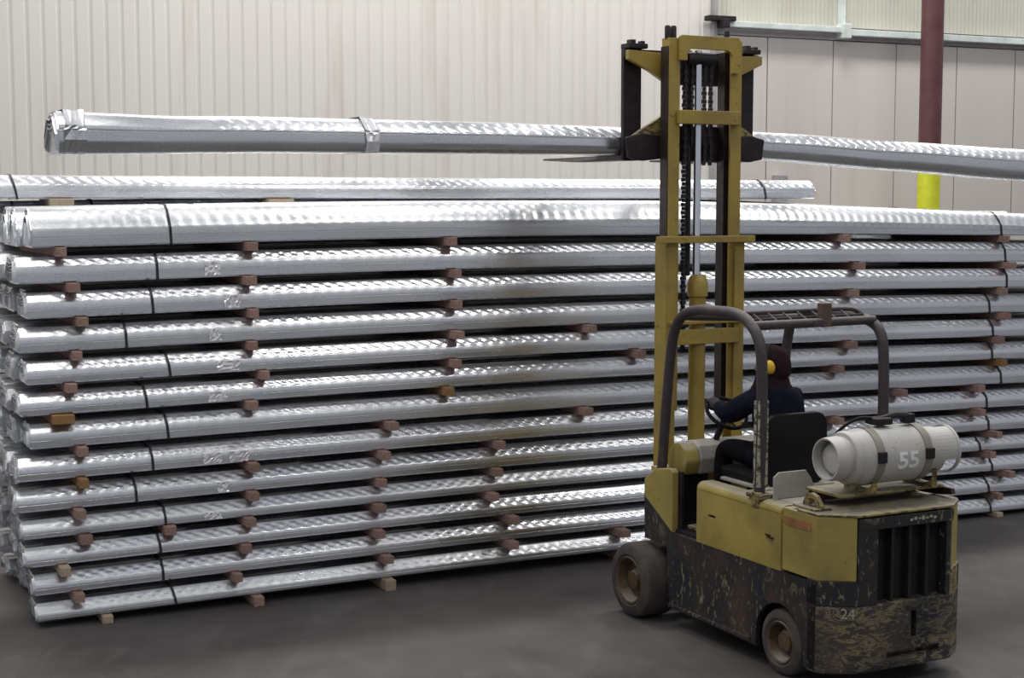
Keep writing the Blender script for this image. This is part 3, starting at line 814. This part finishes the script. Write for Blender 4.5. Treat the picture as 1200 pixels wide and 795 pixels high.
# carriage and forks ---------------------------------------------------
YC = 1.93
car = bpy.data.objects.new('fork_carriage', None); C.objects.link(car); car.parent = truck; car.location = (0, 0, 0)
def K(name, bm, mat, smooth=None, label=None):
    return T(name, bm, mat, car, smooth, label)
bm = NB(); box(bm, 0.02, 1.20, YC + 0.02, YC + 0.06, 4.03, 4.085, 0.004); box(bm, 0.36, 0.84, YC - 0.01, YC + 0.05, 3.84, 4.04, 0.006)
K('upper_carriage_bar', bm, M['darksteel'])
bm = NB(); box(bm, 0.06, 1.19, YC + 0.0, YC + 0.06, 3.32, 3.44, 0.006); box(bm, 0.36, 0.84, YC - 0.03, YC + 0.04, 3.28, 3.54, 0.006)
K('lower_carriage_bar', bm, M['darksteel'])
for sgn in (0, 1):
    def mx(pts): return [(2 * 0.607 - x, z) for x, z in pts] if sgn else pts
    bm = NB(); prism(bm, mx([(0.02, 4.075), (0.34, 4.06), (0.34, 3.85), (0.20, 3.93), (0.02, 4.01)]), 'Y', YC - 0.03, YC + 0.015, 0.003); K('carriage_gusset', bm, M['yellow'])
    bm = NB(); prism(bm, mx([(0.06, 3.46), (0.34, 3.63), (0.34, 3.44), (0.06, 3.42)]), 'Y', YC - 0.03, YC + 0.015, 0.003); K('carriage_gusset', bm, M['oldyellow'])
    bm = NB(); prism(bm, mx([(0.0, 3.45), (0.13, 3.48), (0.34, 3.46), (0.34, 3.30), (0.14, 3.28), (0.02, 3.30)]), 'Y', YC - 0.05, YC - 0.005, 0.01); K('lower_side_block', bm, M['darksteel'])
    xa, xb = (0.035, 0.185) if not sgn else (1.045, 1.185)
    # one fork: shank, hook and tapering blade
    f = bpy.data.objects.new('fork', None); C.objects.link(f); f.parent = truck
    bm = NB(); box(bm, xa, xb, YC + 0.062, YC + 0.102, 3.285, 4.12, 0.004); obj('fork_shank', bm, M['darksteel'], f)
    bm = NB(); box(bm, xa - 0.005, xb + 0.005, YC - 0.02, YC + 0.10, 4.09, 4.125, 0.006); box(bm, xa + 0.01, xa + 0.05, YC - 0.02, YC + 0.04, 4.12, 4.15); box(bm, xb - 0.04, xb - 0.01, YC, YC + 0.05, 4.12, 4.145)
    obj('fork_hook', bm, M['darksteel'], f)
    bm = NB(); prism(bm, [(YC + 0.062, 3.285), (YC + 0.062, 3.325), (3.28, 3.325), (3.30, 3.318), (3.30, 3.312), (2.7, 3.285)], 'X', xa, xb, 0.003)
    # narrow the tip
    for v in bm.verts:
        if v.co.y > 3.2: v.co.x = (xa + xb) / 2 + (v.co.x - (xa + xb) / 2) * 0.55
    obj('fork_blade', bm, M['mastdark'], f)
# overhead guard -------------------------------------------------------
gd = bpy.data.objects.new('overhead_guard', None); C.objects.link(gd); gd.parent = truck
def G(name, bm, mat, smooth=40): return T(name, bm, mat, gd, smooth)
def hoop(x):
    return [(x, 1.434, 1.10), (x, 1.405, 1.36), (x, 1.376, 1.619), (x, 1.327, 1.95), (x, 1.275, 2.11), (x, 1.17, 2.21), (x, 1.0, 2.252), (x, 0.75, 2.262), (x, 0.56, 2.258), (x, 0.42, 2.215), (x, 0.315, 2.12), (x, 0.272, 1.98), (x, 0.262, 1.6), (x, 0.275, 1.10)]
bm = NB(); tube(bm, smoothpath(hoop(0.035), 4), 0.036, 14); G('side_hoop', bm, M['guard'])
bm = NB(); tube(bm, smoothpath([(1.08, y + 0.06, z if z < 2.15 else 2.15 + (z - 2.15) * 0.45) for (_, y, z) in hoop(1.08)], 4), 0.036, 14); G('side_hoop', bm, M['guard'])
bm = NB(); tube(bm, [(0.035, 0.375, 2.19), (1.08, 0.435, 2.19)], 0.03, 12); G('cross_tube', bm, M['guard'])
bm = NB(); tube(bm, smoothpath([(0.035, 0.50, 2.262), (0.5, 0.53, 2.262), (0.93, 0.55, 2.262), (1.04, 0.55, 2.235), (1.085, 0.53, 2.19)], 4), 0.016, 10); G('cross_tube', bm, M['guard'])
bm = NB(); tube(bm, [(0.035, 1.17, 2.20), (1.08, 1.22, 2.15)], 0.03, 12); G('cross_tube', bm, M['guard'])
bm = NB(); tube(bm, [(0.05, 0.437, 2.226), (1.04, 0.497, 2.226)], 0.007, 6); G('guard_bar', bm, M['guard'])
for i in range(7):
    x = 0.12 + 0.125 * i
    bm = NB(); tube(bm, [(x + 0.02, 0.385 + x * 0.055, 2.20), (x, 0.50 + x * 0.055, 2.262)], 0.007, 6); G('guard_bar', bm, M['guard'])
bm = NB(); box(bm, 0.0, 0.075, 0.24, 0.30, 1.16, 1.72, 0.006); G('post_sleeve', bm, M['stripe'], None)['label'] = 'worn striped sleeve on the left rear guard post'
bm = NB(); box(bm, -0.01, 0.10, 0.20, 0.36, 1.09, 1.12, 0.005); box(bm, -0.012, 0.03, 0.22, 0.30, 1.03, 1.13, 0.008); G('post_foot', bm, M['oldyellow'], None)
bm = NB(); box(bm, 1.02, 1.12, 0.28, 0.40, 1.09, 1.12, 0.005); G('post_foot', bm, M['oldyellow'], None)
bm = NB(); tube(bm, [(0.98, 1.22, 2.15), (1.075, 1.36, 2.0)], 0.010, 6); G('front_stay', bm, M['guard'])
bm = NB(); box(bm, 0.60, 0.68, 0.38, 0.44, 2.16, 2.32, 0.008); G('light_bracket', bm, M['amber'], None)['label'] = 'weathered brown bracket'
bm = NB(); box(bm, 0.52, 0.60, 0.36, 0.42, 2.165, 2.215, 0.01); G('bracket_clamp', bm, M['guard'], None)

# seat -----------------------------------------------------------------
se = bpy.data.objects.new('seat', None); C.objects.link(se); se.parent = truck
def rrect(cx, cz, w, h, r, n=5):
    pts = []
    for (sx, sz, a0) in ((1, 1, 0), (-1, 1, 90), (-1, -1, 180), (1, -1, 270)):
        for k in range(n + 1):
            a = R(a0 + 90 * k / n)
            pts.append((cx + sx * (w / 2 - r) + r * math.cos(a), cz + sz * (h / 2 - r) + r * math.sin(a)))
    return pts
bm = NB(); prism(bm, rrect(0.475, 1.345, 0.50, 0.48, 0.09), 'Y', 0.46, 0.52, 0.012)
obj('seat_back', bm, M['vinyl'], se, smooth=35)
bm = NB(); prism(bm, rrect(0.475, 1.35, 0.44, 0.42, 0.07), 'Y', 0.52, 0.56, 0.015); obj('back_cushion', bm, M['vinyl'], se, smooth=35)
bm = NB(); box(bm, 0.23, 0.72, 0.53, 1.0, 1.09, 1.18, 0.03); obj('seat_cushion', bm, M['vinyl'], se)
bm = NB(); box(bm, 0.20, 0.76, 0.42, 0.95, 1.085, 1.105, 0.004); obj('seat_base', bm, M['dusty'], se)

# steering wheel and levers
sw = bpy.data.objects.new('steering_wheel', None); C.objects.link(sw); sw.parent = truck
sw.location = (0.42, 1.20, 1.50); sw.rotation_euler = (R(38), 0, 0)
bm = NB(); N = 28
tube(bm, [(0.15 * math.cos(2 * PI * k / N), 0.15 * math.sin(2 * PI * k / N), 0) for k in range(N + 1)], 0.014, 8, cap=False); obj('wheel_rim', bm, M['vinyl'], sw, smooth=40)
for k in range(3):
    a = 2 * PI * k / 3 + PI / 6
    bm = NB(); tube(bm, [(0, 0, -0.02), (0.145 * math.cos(a), 0.145 * math.sin(a), 0)], 0.009, 6); obj('spoke', bm, M['vinyl'], sw)
bm = NB(); lathe(bm, [(-0.04, 0.03), (0.0, 0.035), (0.01, 0.02)], 'Z', seg=16); obj('wheel_hub', bm, M['vinyl'], sw)
bm = NB(); tube(bm, [(0.42, 1.215, 1.47), (0.42, 1.33, 1.29)], 0.022, 10); T('steering_column', bm, M['darksteel'])
for x in (0.78, 0.85, 0.92):
    bm = NB(); tube(bm, [(x, 1.34, 1.27), (x, 1.26, 1.45)], 0.007, 6); lathe(bm, [(1.44, 0.012), (1.46, 0.018), (1.48, 0.012)], 'Z', (x, 1.255, 0), 10); T('hydraulic_lever', bm, M['darksteel'])

# raised tank shelf over the counterweight
bm = NB(); prism(bm, [(0.22, -0.30), (1.06, -0.30), (1.06, 0.04), (0.22, 0.04)], 'Z', 1.168, 1.185, 0.004); T('tank_shelf', bm, M['oldyellow'])
bm = NB(); box(bm, 0.24, 0.30, -0.05, 0.03, 1.098, 1.168); box(bm, 0.98, 1.05, -0.05, 0.03, 1.098, 1.168); box(bm, 0.24, 1.0, 0.0, 0.03, 1.098, 1.168); T('shelf_support', bm, M['mastdark'])
bm = NB(); prism(bm, [(-0.35, 1.165), (0.08, 1.165), (0.08, 1.10), (-0.1, 1.10), (-0.25, 1.11), (-0.36, 1.13)], 'X', 1.07, 1.10, 0.003); T('shelf_arm', bm, M['mastdark'])
for x in (0.44, 0.92):
    pts = [(-0.25 + 0.19 * math.cos(R(a)), 1.40 + 0.19 * math.sin(R(a))) for a in range(205, 336, 13)]
    pts = pts + [(0.0, 1.185), (-0.50, 1.185)][::1]
    pts = [(-0.43, 1.32)] + [(-0.25 + 0.193 * math.cos(R(a)), 1.40 + 0.193 * math.sin(R(a))) for a in range(205, 336, 13)] + [(-0.07, 1.32), (-0.07, 1.185), (-0.43, 1.185)]
    pts = pts[1:-3] + [(-0.09, 1.186), (-0.41, 1.186)]
    pts = [(max(y_, -0.36), z_) for y_, z_ in pts]
    bm = NB(); prism(bm, pts, 'X', x - 0.02, x + 0.02); T('tank_cradle', bm, M['oldyellow'])
bm = NB(); prism(bm, [(0.05, 1.10), (0.05, 1.24), (0.09, 1.27), (0.30, 1.27), (0.34, 1.22), (0.40, 1.10)], 'Y', 0.14, 0.155, 0.003); T('heat_shield', bm, M['dusty'], label='dusty pale shield plate behind the seat')

# ------------------------------------------------------------------ propane tank
TZ = 1.41; TY = -0.25
tank = thing('propane_tank', 'dirty white propane cylinder marked 55 lying across the back of the forklift', 'gas tank',
             FO + Matrix.Rotation(FA, 3, 'Z') @ Vector((0.15, TY, TZ)), FA)
bm = NB()
lathe(bm, [(0.028, 0.0005), (0.030, 0.045), (0.038, 0.085), (0.075, 0.112), (0.12, 0.135), (0.17, 0.158), (0.23, 0.174), (0.29, 0.178), (0.62, 0.178), (0.68, 0.172), (0.74, 0.152), (0.785, 0.10), (0.80, 0.05), (0.805, 0.0005)], 'X', seg=44)
obj('tank_body', bm, M['tank'], tank, smooth=35)
bm = NB()
lathe(bm, [(0.10, 0.122), (0.01, 0.118), (-0.008, 0.121), (-0.008, 0.130), (0.01, 0.134), (0.085, 0.138), (0.10, 0.132)], 'X', seg=44, closed=True)
obj('foot_ring', bm, M['tank'], tank, smooth=40)
bm = NB(); lathe(bm, [(0.115, 0.13), (0.12, 0.156), (0.14, 0.166), (0.16, 0.164), (0.17, 0.150)], 'X', seg=44, closed=True); obj('end_weld', bm, M['tank'], tank, smooth=40)
# collar with cut-outs: segments of a ring
bm = NB(); N = 40; r0, r1 = 0.140, 0.149
xs = [0.735, 0.79, 0.83, 0.885, 0.93, 0.95]
def hole(k, j):
    a = (k + 0.5) / N * 360
    if 196 <= a <= 245 and j in (2, 3): return True    # large hand opening, towards the camera and down
    if 20 <= a <= 100 and j in (2, 3): return True
    if 270 <= a <= 330 and j in (1, 2): return True
    return False
for k in range(N):
    a0, a1 = 2 * PI * k / N, 2 * PI * (k + 1) / N
    for j in range(len(xs) - 1):
        if hole(k, j): continue
        fl = 0.0 if j < 4 else 0.004
        vs = []
        for rr in (r0, r1 + fl):
            for (x, a) in ((xs[j], a0), (xs[j + 1], a0), (xs[j + 1], a1), (xs[j], a1)):
                vs.append(bm.verts.new((x, rr * math.cos(a), rr * math.sin(a))))
        for q in ((0, 1, 2, 3), (7, 6, 5, 4), (0, 4, 5, 1), (1, 5, 6, 2), (2, 6, 7, 3), (3, 7, 4, 0)): bm.faces.new([vs[i] for i in q])
bmesh.ops.remove_doubles(bm, verts=bm.verts, dist=0.0005)
obj('collar', bm, M['tank'], tank)
bm = NB(); lathe(bm, [(0.79, 0.04), (0.84, 0.035), (0.86, 0.02), (0.93, 0.02)], 'X', seg=16); tube(bm, [(0.88, 0, 0), (0.88, 0.02, 0.09)], 0.012, 8); obj('valve', bm, M['band'], tank, smooth=40)
for x in (0.285, 0.665):
    bm = NB(); lathe(bm, [(x - 0.028, 0.172), (x - 0.028, 0.183), (x + 0.028, 0.183), (x + 0.028, 0.170)], 'X', seg=44, closed=True)
    b = obj('holding_band', bm, M['band'], tank, smooth=30)
    bm = NB(); box(bm, x - 0.03, x + 0.03, -0.198, -0.165, -0.02, 0.05, 0.008); obj('band_buckle', bm, M['darksteel'], b)
# number 55 wrapped round the shell
me = text_mesh('55', 0.15, 0.003, 0.0035)
for v in me.vertices: v.co.x *= 1.15
for v in me.vertices:
    a = PI + (-(v.co.y) / 0.184) * -1.0 * -1 + 0.12
    rr = 0.180 + v.co.z
    v.co = (0.50 + v.co.x, rr * math.cos(a), rr * math.sin(a))
obj('painted_number', me, M['tankletter'], tank)['label'] = 'worn white number 55'
# regulator and hose on top
bm = NB(); box(bm, 0.34, 0.47, -0.06, 0.06, 0.19, 0.235, 0.012); tube(bm, [(0.40, 0, 0.22), (0.52, -0.02, 0.245), (0.60, -0.03, 0.235)], [0.02, 0.022, 0.03], 8); box(bm, 0.57, 0.65, -0.06, 0.0, 0.19, 0.25, 0.01)
obj('regulator', bm, M['darksteel'], tank)
bm = NB(); tube(bm, smoothpath([(0.38, 0.0, 0.225), (0.28, 0.02, 0.235), (0.20, 0.05, 0.20), (0.14, 0.10, 0.12), (0.12, 0.16, -0.02)], 5), 0.011, 8); obj('gas_hose', bm, M['vinyl'], tank, smooth=40)

# ------------------------------------------------------------------ the lifted bundle
LW = 0.40
YL = YC + 0.106
lp = FO + Matrix.Rotation(FA, 3, 'Z') @ Vector((0.6, YL, 0))
SLEFT = -4.57
KEY = [(-4.6, 3.282), (-3.2, 3.312), (-1.5, 3.324), (-0.45, 3.326), (0.55, 3.326), (1.0, 3.308), (2.0, 3.252), (3.5, 3.172), (5.8, 3.03)]
HGT = [(-4.6, 1.13), (-3.8, 1.0), (-1.5, 0.94), (-0.45, 0.88), (0.6, 0.86), (1.5, 0.92), (3.5, 1.10), (5.8, 1.15)]
def interp(tab, s):
    if s <= tab[0][0]: return tab[0][1]
    for (a, va), (b, vb) in zip(tab, tab[1:]):
        if s <= b:
            t = (s - a) / (b - a); t = t * t * (3 - 2 * t) * 0.35 + t * 0.65
            return va + (vb - va) * t
    return tab[-1][1]
# the bundle is parallel with the carriage
load = thing('lifted_deck_bundle', 'long sagging silvery steel bundle carried high on the forks of the forklift', 'steel bundle',
             (lp.x, lp.y, 0), FA)
load.location = lp - Matrix.Rotation(FA, 3, 'Z') @ Vector((-SLEFT, 0, 0))
zf = lambda s: interp(KEY, s + SLEFT)
hs = lambda s: interp(HGT, s + SLEFT)
LF, LS, LR = 0.145, 0.09, 0.11
def load_profile(w, face, slope, run):
    left = [(0.040, 0.0, None), (0.018, 0.010, None), (0.004, 0.032, None), (0.0, 0.075, None), (0.0, 0.128, None), (0.004, 0.132, None), (0.0, 0.136, None), (0.0, face, 0)]
    left += [(run * (i / 8), face + slope * (1 - (1 - i / 8) ** 1.6), i / 8) for i in range(1, 9)]
    return left + [(w - v, z, t) for v, z, t in left[::-1]]
prof = load_profile(LW, LF, LS, LR)
me = bundle_mesh('deck_sheets', BL, prof, LW, LF, LS, LR, zf, hs=hs, step=0.0163, rnd=rnd, emb0=0.9, amp=0.0038)
obj('deck_sheets', me, M['galv'], load, smooth=38)
# crumpled wrap near the left end and a pale glossy ring further along
for s_, wd in ((0.10, 0.13), (2.06, 0.10)):
    bm = NB(); hull = [(v, z) for v, z, t in prof if t in (None, 0, 1) and not (0.002 < v < 0.006)]
    rows = []
    for i in range(6):
        ring = []
        for (v, z) in hull:
            dv = -1 if v < LW * 0.3 else (1 if v > LW * 0.7 else 0); dz = -1 if z < 0.013 else (1 if z > 0.14 else 0)
            q = 0.005 + rnd.random() * 0.012
            ring.append(bm.verts.new((s_ + wd * (i / 5 - 0.5) + rnd.uniform(-.01, .01), v + dv * q, zf(s_) + z * hs(s_) + dz * (q if dz > 0 else 0.003))))
        rows.append(ring)
    for a, b in zip(rows, rows[1:]):
        for j in range(len(hull)):
            j2 = (j + 1) % len(hull); bm.faces.new((a[j], a[j2], b[j2], b[j]))
    obj('crumpled_ring', bm, M['galv'] if s_ < 1 else M['tape'], load)

# ------------------------------------------------------------------ the driver
def skin_body():
    pts = {
        'pelvis': ((0.475, 0.66, 1.285), (0.155, 0.12)), 'belly': ((0.46, 0.66, 1.42), (0.160, 0.125)), 'chest': ((0.45, 0.675, 1.60), (0.20, 0.14)),
        'collar': ((0.44, 0.685, 1.72), (0.135, 0.115)), 'neck': ((0.435, 0.70, 1.79), (0.062, 0.062)),
        'shl': ((0.29, 0.71, 1.665), (0.092, 0.092)), 'ell': ((0.215, 0.88, 1.54), (0.082, 0.082)), 'wrl': ((0.265, 1.09, 1.575), (0.050, 0.050)),
        'shr': ((0.61, 0.68, 1.65), (0.092, 0.092)), 'elr': ((0.70, 0.85, 1.48), (0.078, 0.078)), 'wrr': ((0.585, 1.05, 1.53), (0.042, 0.042)),
        'hil': ((0.385, 0.71, 1.26), (0.098, 0.098)), 'knl': ((0.325, 1.085, 1.285), (0.078, 0.078)), 'anl': ((0.325, 1.12, 0.82), (0.052, 0.052)), 'tol': ((0.31, 1.27, 0.748), (0.042, 0.042)),
        'hir': ((0.565, 0.71, 1.26), (0.098, 0.098)), 'knr': ((0.60, 1.085, 1.27), (0.078, 0.078)), 'anr': ((0.61, 1.12, 0.82), (0.052, 0.052)), 'tor': ((0.62, 1.27, 0.748), (0.042, 0.042)),
    }
    names = list(pts)
    ed = [('pelvis', 'belly'), ('belly', 'chest'), ('chest', 'collar'), ('collar', 'neck'), ('chest', 'shl'), ('shl', 'ell'), ('ell', 'wrl'), ('chest', 'shr'), ('shr', 'elr'), ('elr', 'wrr'),
          ('pelvis', 'hil'), ('hil', 'knl'), ('knl', 'anl'), ('anl', 'tol'), ('pelvis', 'hir'), ('hir', 'knr'), ('knr', 'anr'), ('anr', 'tor')]
    me = bpy.data.meshes.new('person')
    me.from_pydata([pts[n][0] for n in names], [(names.index(a), names.index(b)) for a, b in ed], [])
    o = bpy.data.objects.new('person', me); C.objects.link(o)
    o.modifiers.new('s', 'SKIN'); sd = o.modifiers.new('u', 'SUBSURF'); sd.levels = 2; sd.render_levels = 2
    for v, n in zip(me.skin_vertices[0].data, names):
        v.radius = pts[n][1]; v.use_root = (n == 'pelvis')
    bpy.context.view_layer.update()
    me2 = bpy.data.meshes.new_from_object(o.evaluated_get(bpy.context.evaluated_depsgraph_get()))
    bpy.data.objects.remove(o)
    return me2
me = skin_body()
bm = NB(); bm.from_mesh(me)
for f in bm.faces:
    c = f.calc_center_median(); f.smooth = True
    if c.z < 0.86: f.material_index = 4
    elif c.z < 1.20 or (c.z < 1.40 and c.y > 0.80): f.material_index = 1
    elif c.y > 1.06 and c.z > 1.4: f.material_index = 2
    else: f.material_index = 0
    if c.z > 1.785: f.material_index = 3
def add(bm, sub, mi):
    bmesh.ops.recalc_face_normals(sub, faces=sub.faces)
    for f in sub.faces: f.material_index = mi; f.smooth = True
    t = bpy.data.meshes.new('t'); sub.to_mesh(t); sub.free(); bm.from_mesh(t); bpy.data.meshes.remove(t)
# palms and five fingers each, closed round the steering wheel rim
def hand(bm, wrist, grip, side):
    w = Vector(wrist); g = Vector(grip); d = (g - w).normalized()
    lat = d.cross(Vector((0, 0, 1))).normalized(); up = lat.cross(d).normalized()
    sub = NB(); tube(sub, [w - d * 0.03, w + d * 0.01, w + d * 0.05, w + d * 0.085], [0.036, 0.036, 0.040, 0.034], 12); add(bm, sub, 2)
    for i, ln in enumerate((0.9, 1.0, 0.95, 0.78)):
        b = w + d * 0.08 + lat * (0.030 - 0.020 * i)
        sub = NB(); tube(sub, [b, b + d * 0.035 * ln + up * 0.004, b + d * 0.055 * ln - up * 0.020 * ln, b + d * 0.042 * ln - up * 0.045 * ln, b + d * 0.020 * ln - up * 0.052 * ln], [0.0115, 0.011, 0.0105, 0.010, 0.007], 8); add(bm, sub, 2)
    b = w + d * 0.03 + lat * (0.034 * side)
    sub = NB(); tube(sub, [b, b + d * 0.03 + lat * 0.022 * side - up * 0.012, b + d * 0.055 + lat * 0.018 * side - up * 0.030, b + d * 0.068 + lat * 0.006 * side - up * 0.04], [0.015, 0.0135, 0.012, 0.008], 8); add(bm, sub, 2)
hand(bm, (0.27, 1.09, 1.575), (0.29, 1.20, 1.60), 1)
hand(bm, (0.58, 1.06, 1.532), (0.565, 1.17, 1.55), -1)
# head with face, turned towards the left
hc = Vector((0.425, 0.705, 1.885))
hd = NB(); bmesh.ops.create_icosphere(hd, subdivisions=4, radius=1.0)
for v in hd.verts:
    x, y, z = v.co
    # local head axes: +y is the face, z up; skull 0.152 wide, 0.19 deep, 0.235 high
    sx = 0.076 * (1 - 0.22 * max(0, -z) * (1 if y > -0.2 else 0.6)); sy = 0.097; sz = 0.118
    px_, py_, pz_ = x * sx, y * sy, z * sz
    if y > 0.3:
        face = (y - 0.3) / 0.7
        py_ -= 0.010 * face
        nose = math.exp(-((x / 0.16) ** 2)) * math.exp(-(((z + 0.12) / 0.24) ** 2))
        py_ += 0.026 * nose * face
        for ex in (-0.36, 0.36):
            e = math.exp(-(((x - ex) / 0.17) ** 2) - (((z - 0.05) / 0.12) ** 2)); py_ -= 0.010 * e * face
        mouth = math.exp(-((x / 0.30) ** 2) - (((z + 0.46) / 0.05) ** 2)); py_ -= 0.005 * mouth * face
        lips = math.exp(-((x / 0.28) ** 2) - (((z + 0.45) / 0.14) ** 2)); py_ += 0.006 * lips * face
        chin = math.exp(-((x / 0.35) ** 2) - (((z + 0.80) / 0.22) ** 2)); py_ += 0.016 * chin
    v.co = (px_, py_, pz_)
for sx in (-1, 1):
    ear = bmesh.ops.create_uvsphere(hd, u_segments=12, v_segments=8, radius=1.0)['verts']
    for v in ear: v.co = Vector((v.co.x * 0.010 + sx * 0.076, v.co.y * 0.019 - 0.005, v.co.z * 0.031 - 0.005))
HR = Matrix.Rotation(R(50), 4, 'Z') @ Matrix.Rotation(R(-8), 4, 'X')
bmesh.ops.transform(hd, matrix=Matrix.Translation(hc) @ HR, verts=hd.verts)
add(bm, hd, 3)
for ex in (-0.027, 0.027):
    sub = NB(); bmesh.ops.create_uvsphere(sub, u_segments=12, v_segments=8, radius=0.0115)
    bmesh.ops.transform(sub, matrix=Matrix.Translation(hc) @ HR @ Matrix.Translation((ex, 0.076, 0.006)), verts=sub.verts); add(bm, sub, 5)
pm = bpy.data.meshes.new('person'); bm.to_mesh(pm); bm.free()
for m_ in ('jacket', 'pants', 'glove', 'skin', 'vinyl', 'letter'): pm.materials.append(M[m_])
person = bpy.data.objects.new('person', pm); C.objects.link(person)
person.location = FO; person.rotation_euler = (0, 0, FA)
tag(person, 'driver in navy jacket and dark hood with yellow ear muff, seated in the forklift', 'person')
# hood: a cloth shell open at the face, continuing over the neck and shoulders
bm = NB(); bmesh.ops.create_icosphere(bm, subdivisions=4, radius=1.0)
for v in list(bm.verts):
    x, y, z = v.co
    if y > 0.62 and -0.75 < z < 0.55 and abs(x) < 0.62: bm.verts.remove(v); continue
    k = 1.0 + 0.10 * max(0, -z)
    v.co = (x * 0.108 * k, y * 0.128 - 0.012, z * 0.138 + (0.002 if z > 0 else -0.006))
bmesh.ops.solidify(bm, geom=bm.faces[:], thickness=0.004)
bmesh.ops.transform(bm, matrix=Matrix.Translation(hc) @ HR, verts=bm.verts)
obj('hood', bm, M['hood'], person, smooth=60)
bm = NB(); lathe(bm, [(1.66, 0.175), (1.71, 0.165), (1.76, 0.135), (1.80, 0.122), (1.835, 0.112), (1.85, 0.095)], 'Z', (0.435, 0.70, 0), 28)
for v in bm.verts: v.co.y = 0.695 + (v.co.y - 0.695) * 0.80
obj('hood_collar', bm, M['hood'], person, smooth=60)
for sx in (-1, 1):
    bm = NB(); lathe(bm, [(0.0, 0.042), (0.024, 0.048), (0.044, 0.040), (0.054, 0.022), (0.055, 0.001)], 'X', seg=20)
    for v in bm.verts: v.co = Vector((sx * (v.co.x + 0.098), v.co.y * 0.72 - 0.005, v.co.z))
    bmesh.ops.transform(bm, matrix=Matrix.Translation(hc) @ HR, verts=bm.verts)
    obj('ear_muff', bm, M['muff'], person, smooth=40)['label'] = 'yellow plastic ear cup'
bm = NB()
tube(bm, [Vector((0.118 * math.cos(R(a)), -0.005, 0.147 * math.sin(R(a)))) for a in range(8, 173, 12)], 0.006, 6)
bmesh.ops.transform(bm, matrix=Matrix.Translation(hc) @ HR, verts=bm.verts)
obj('ear_muff_band', bm, M['vinyl'], person)
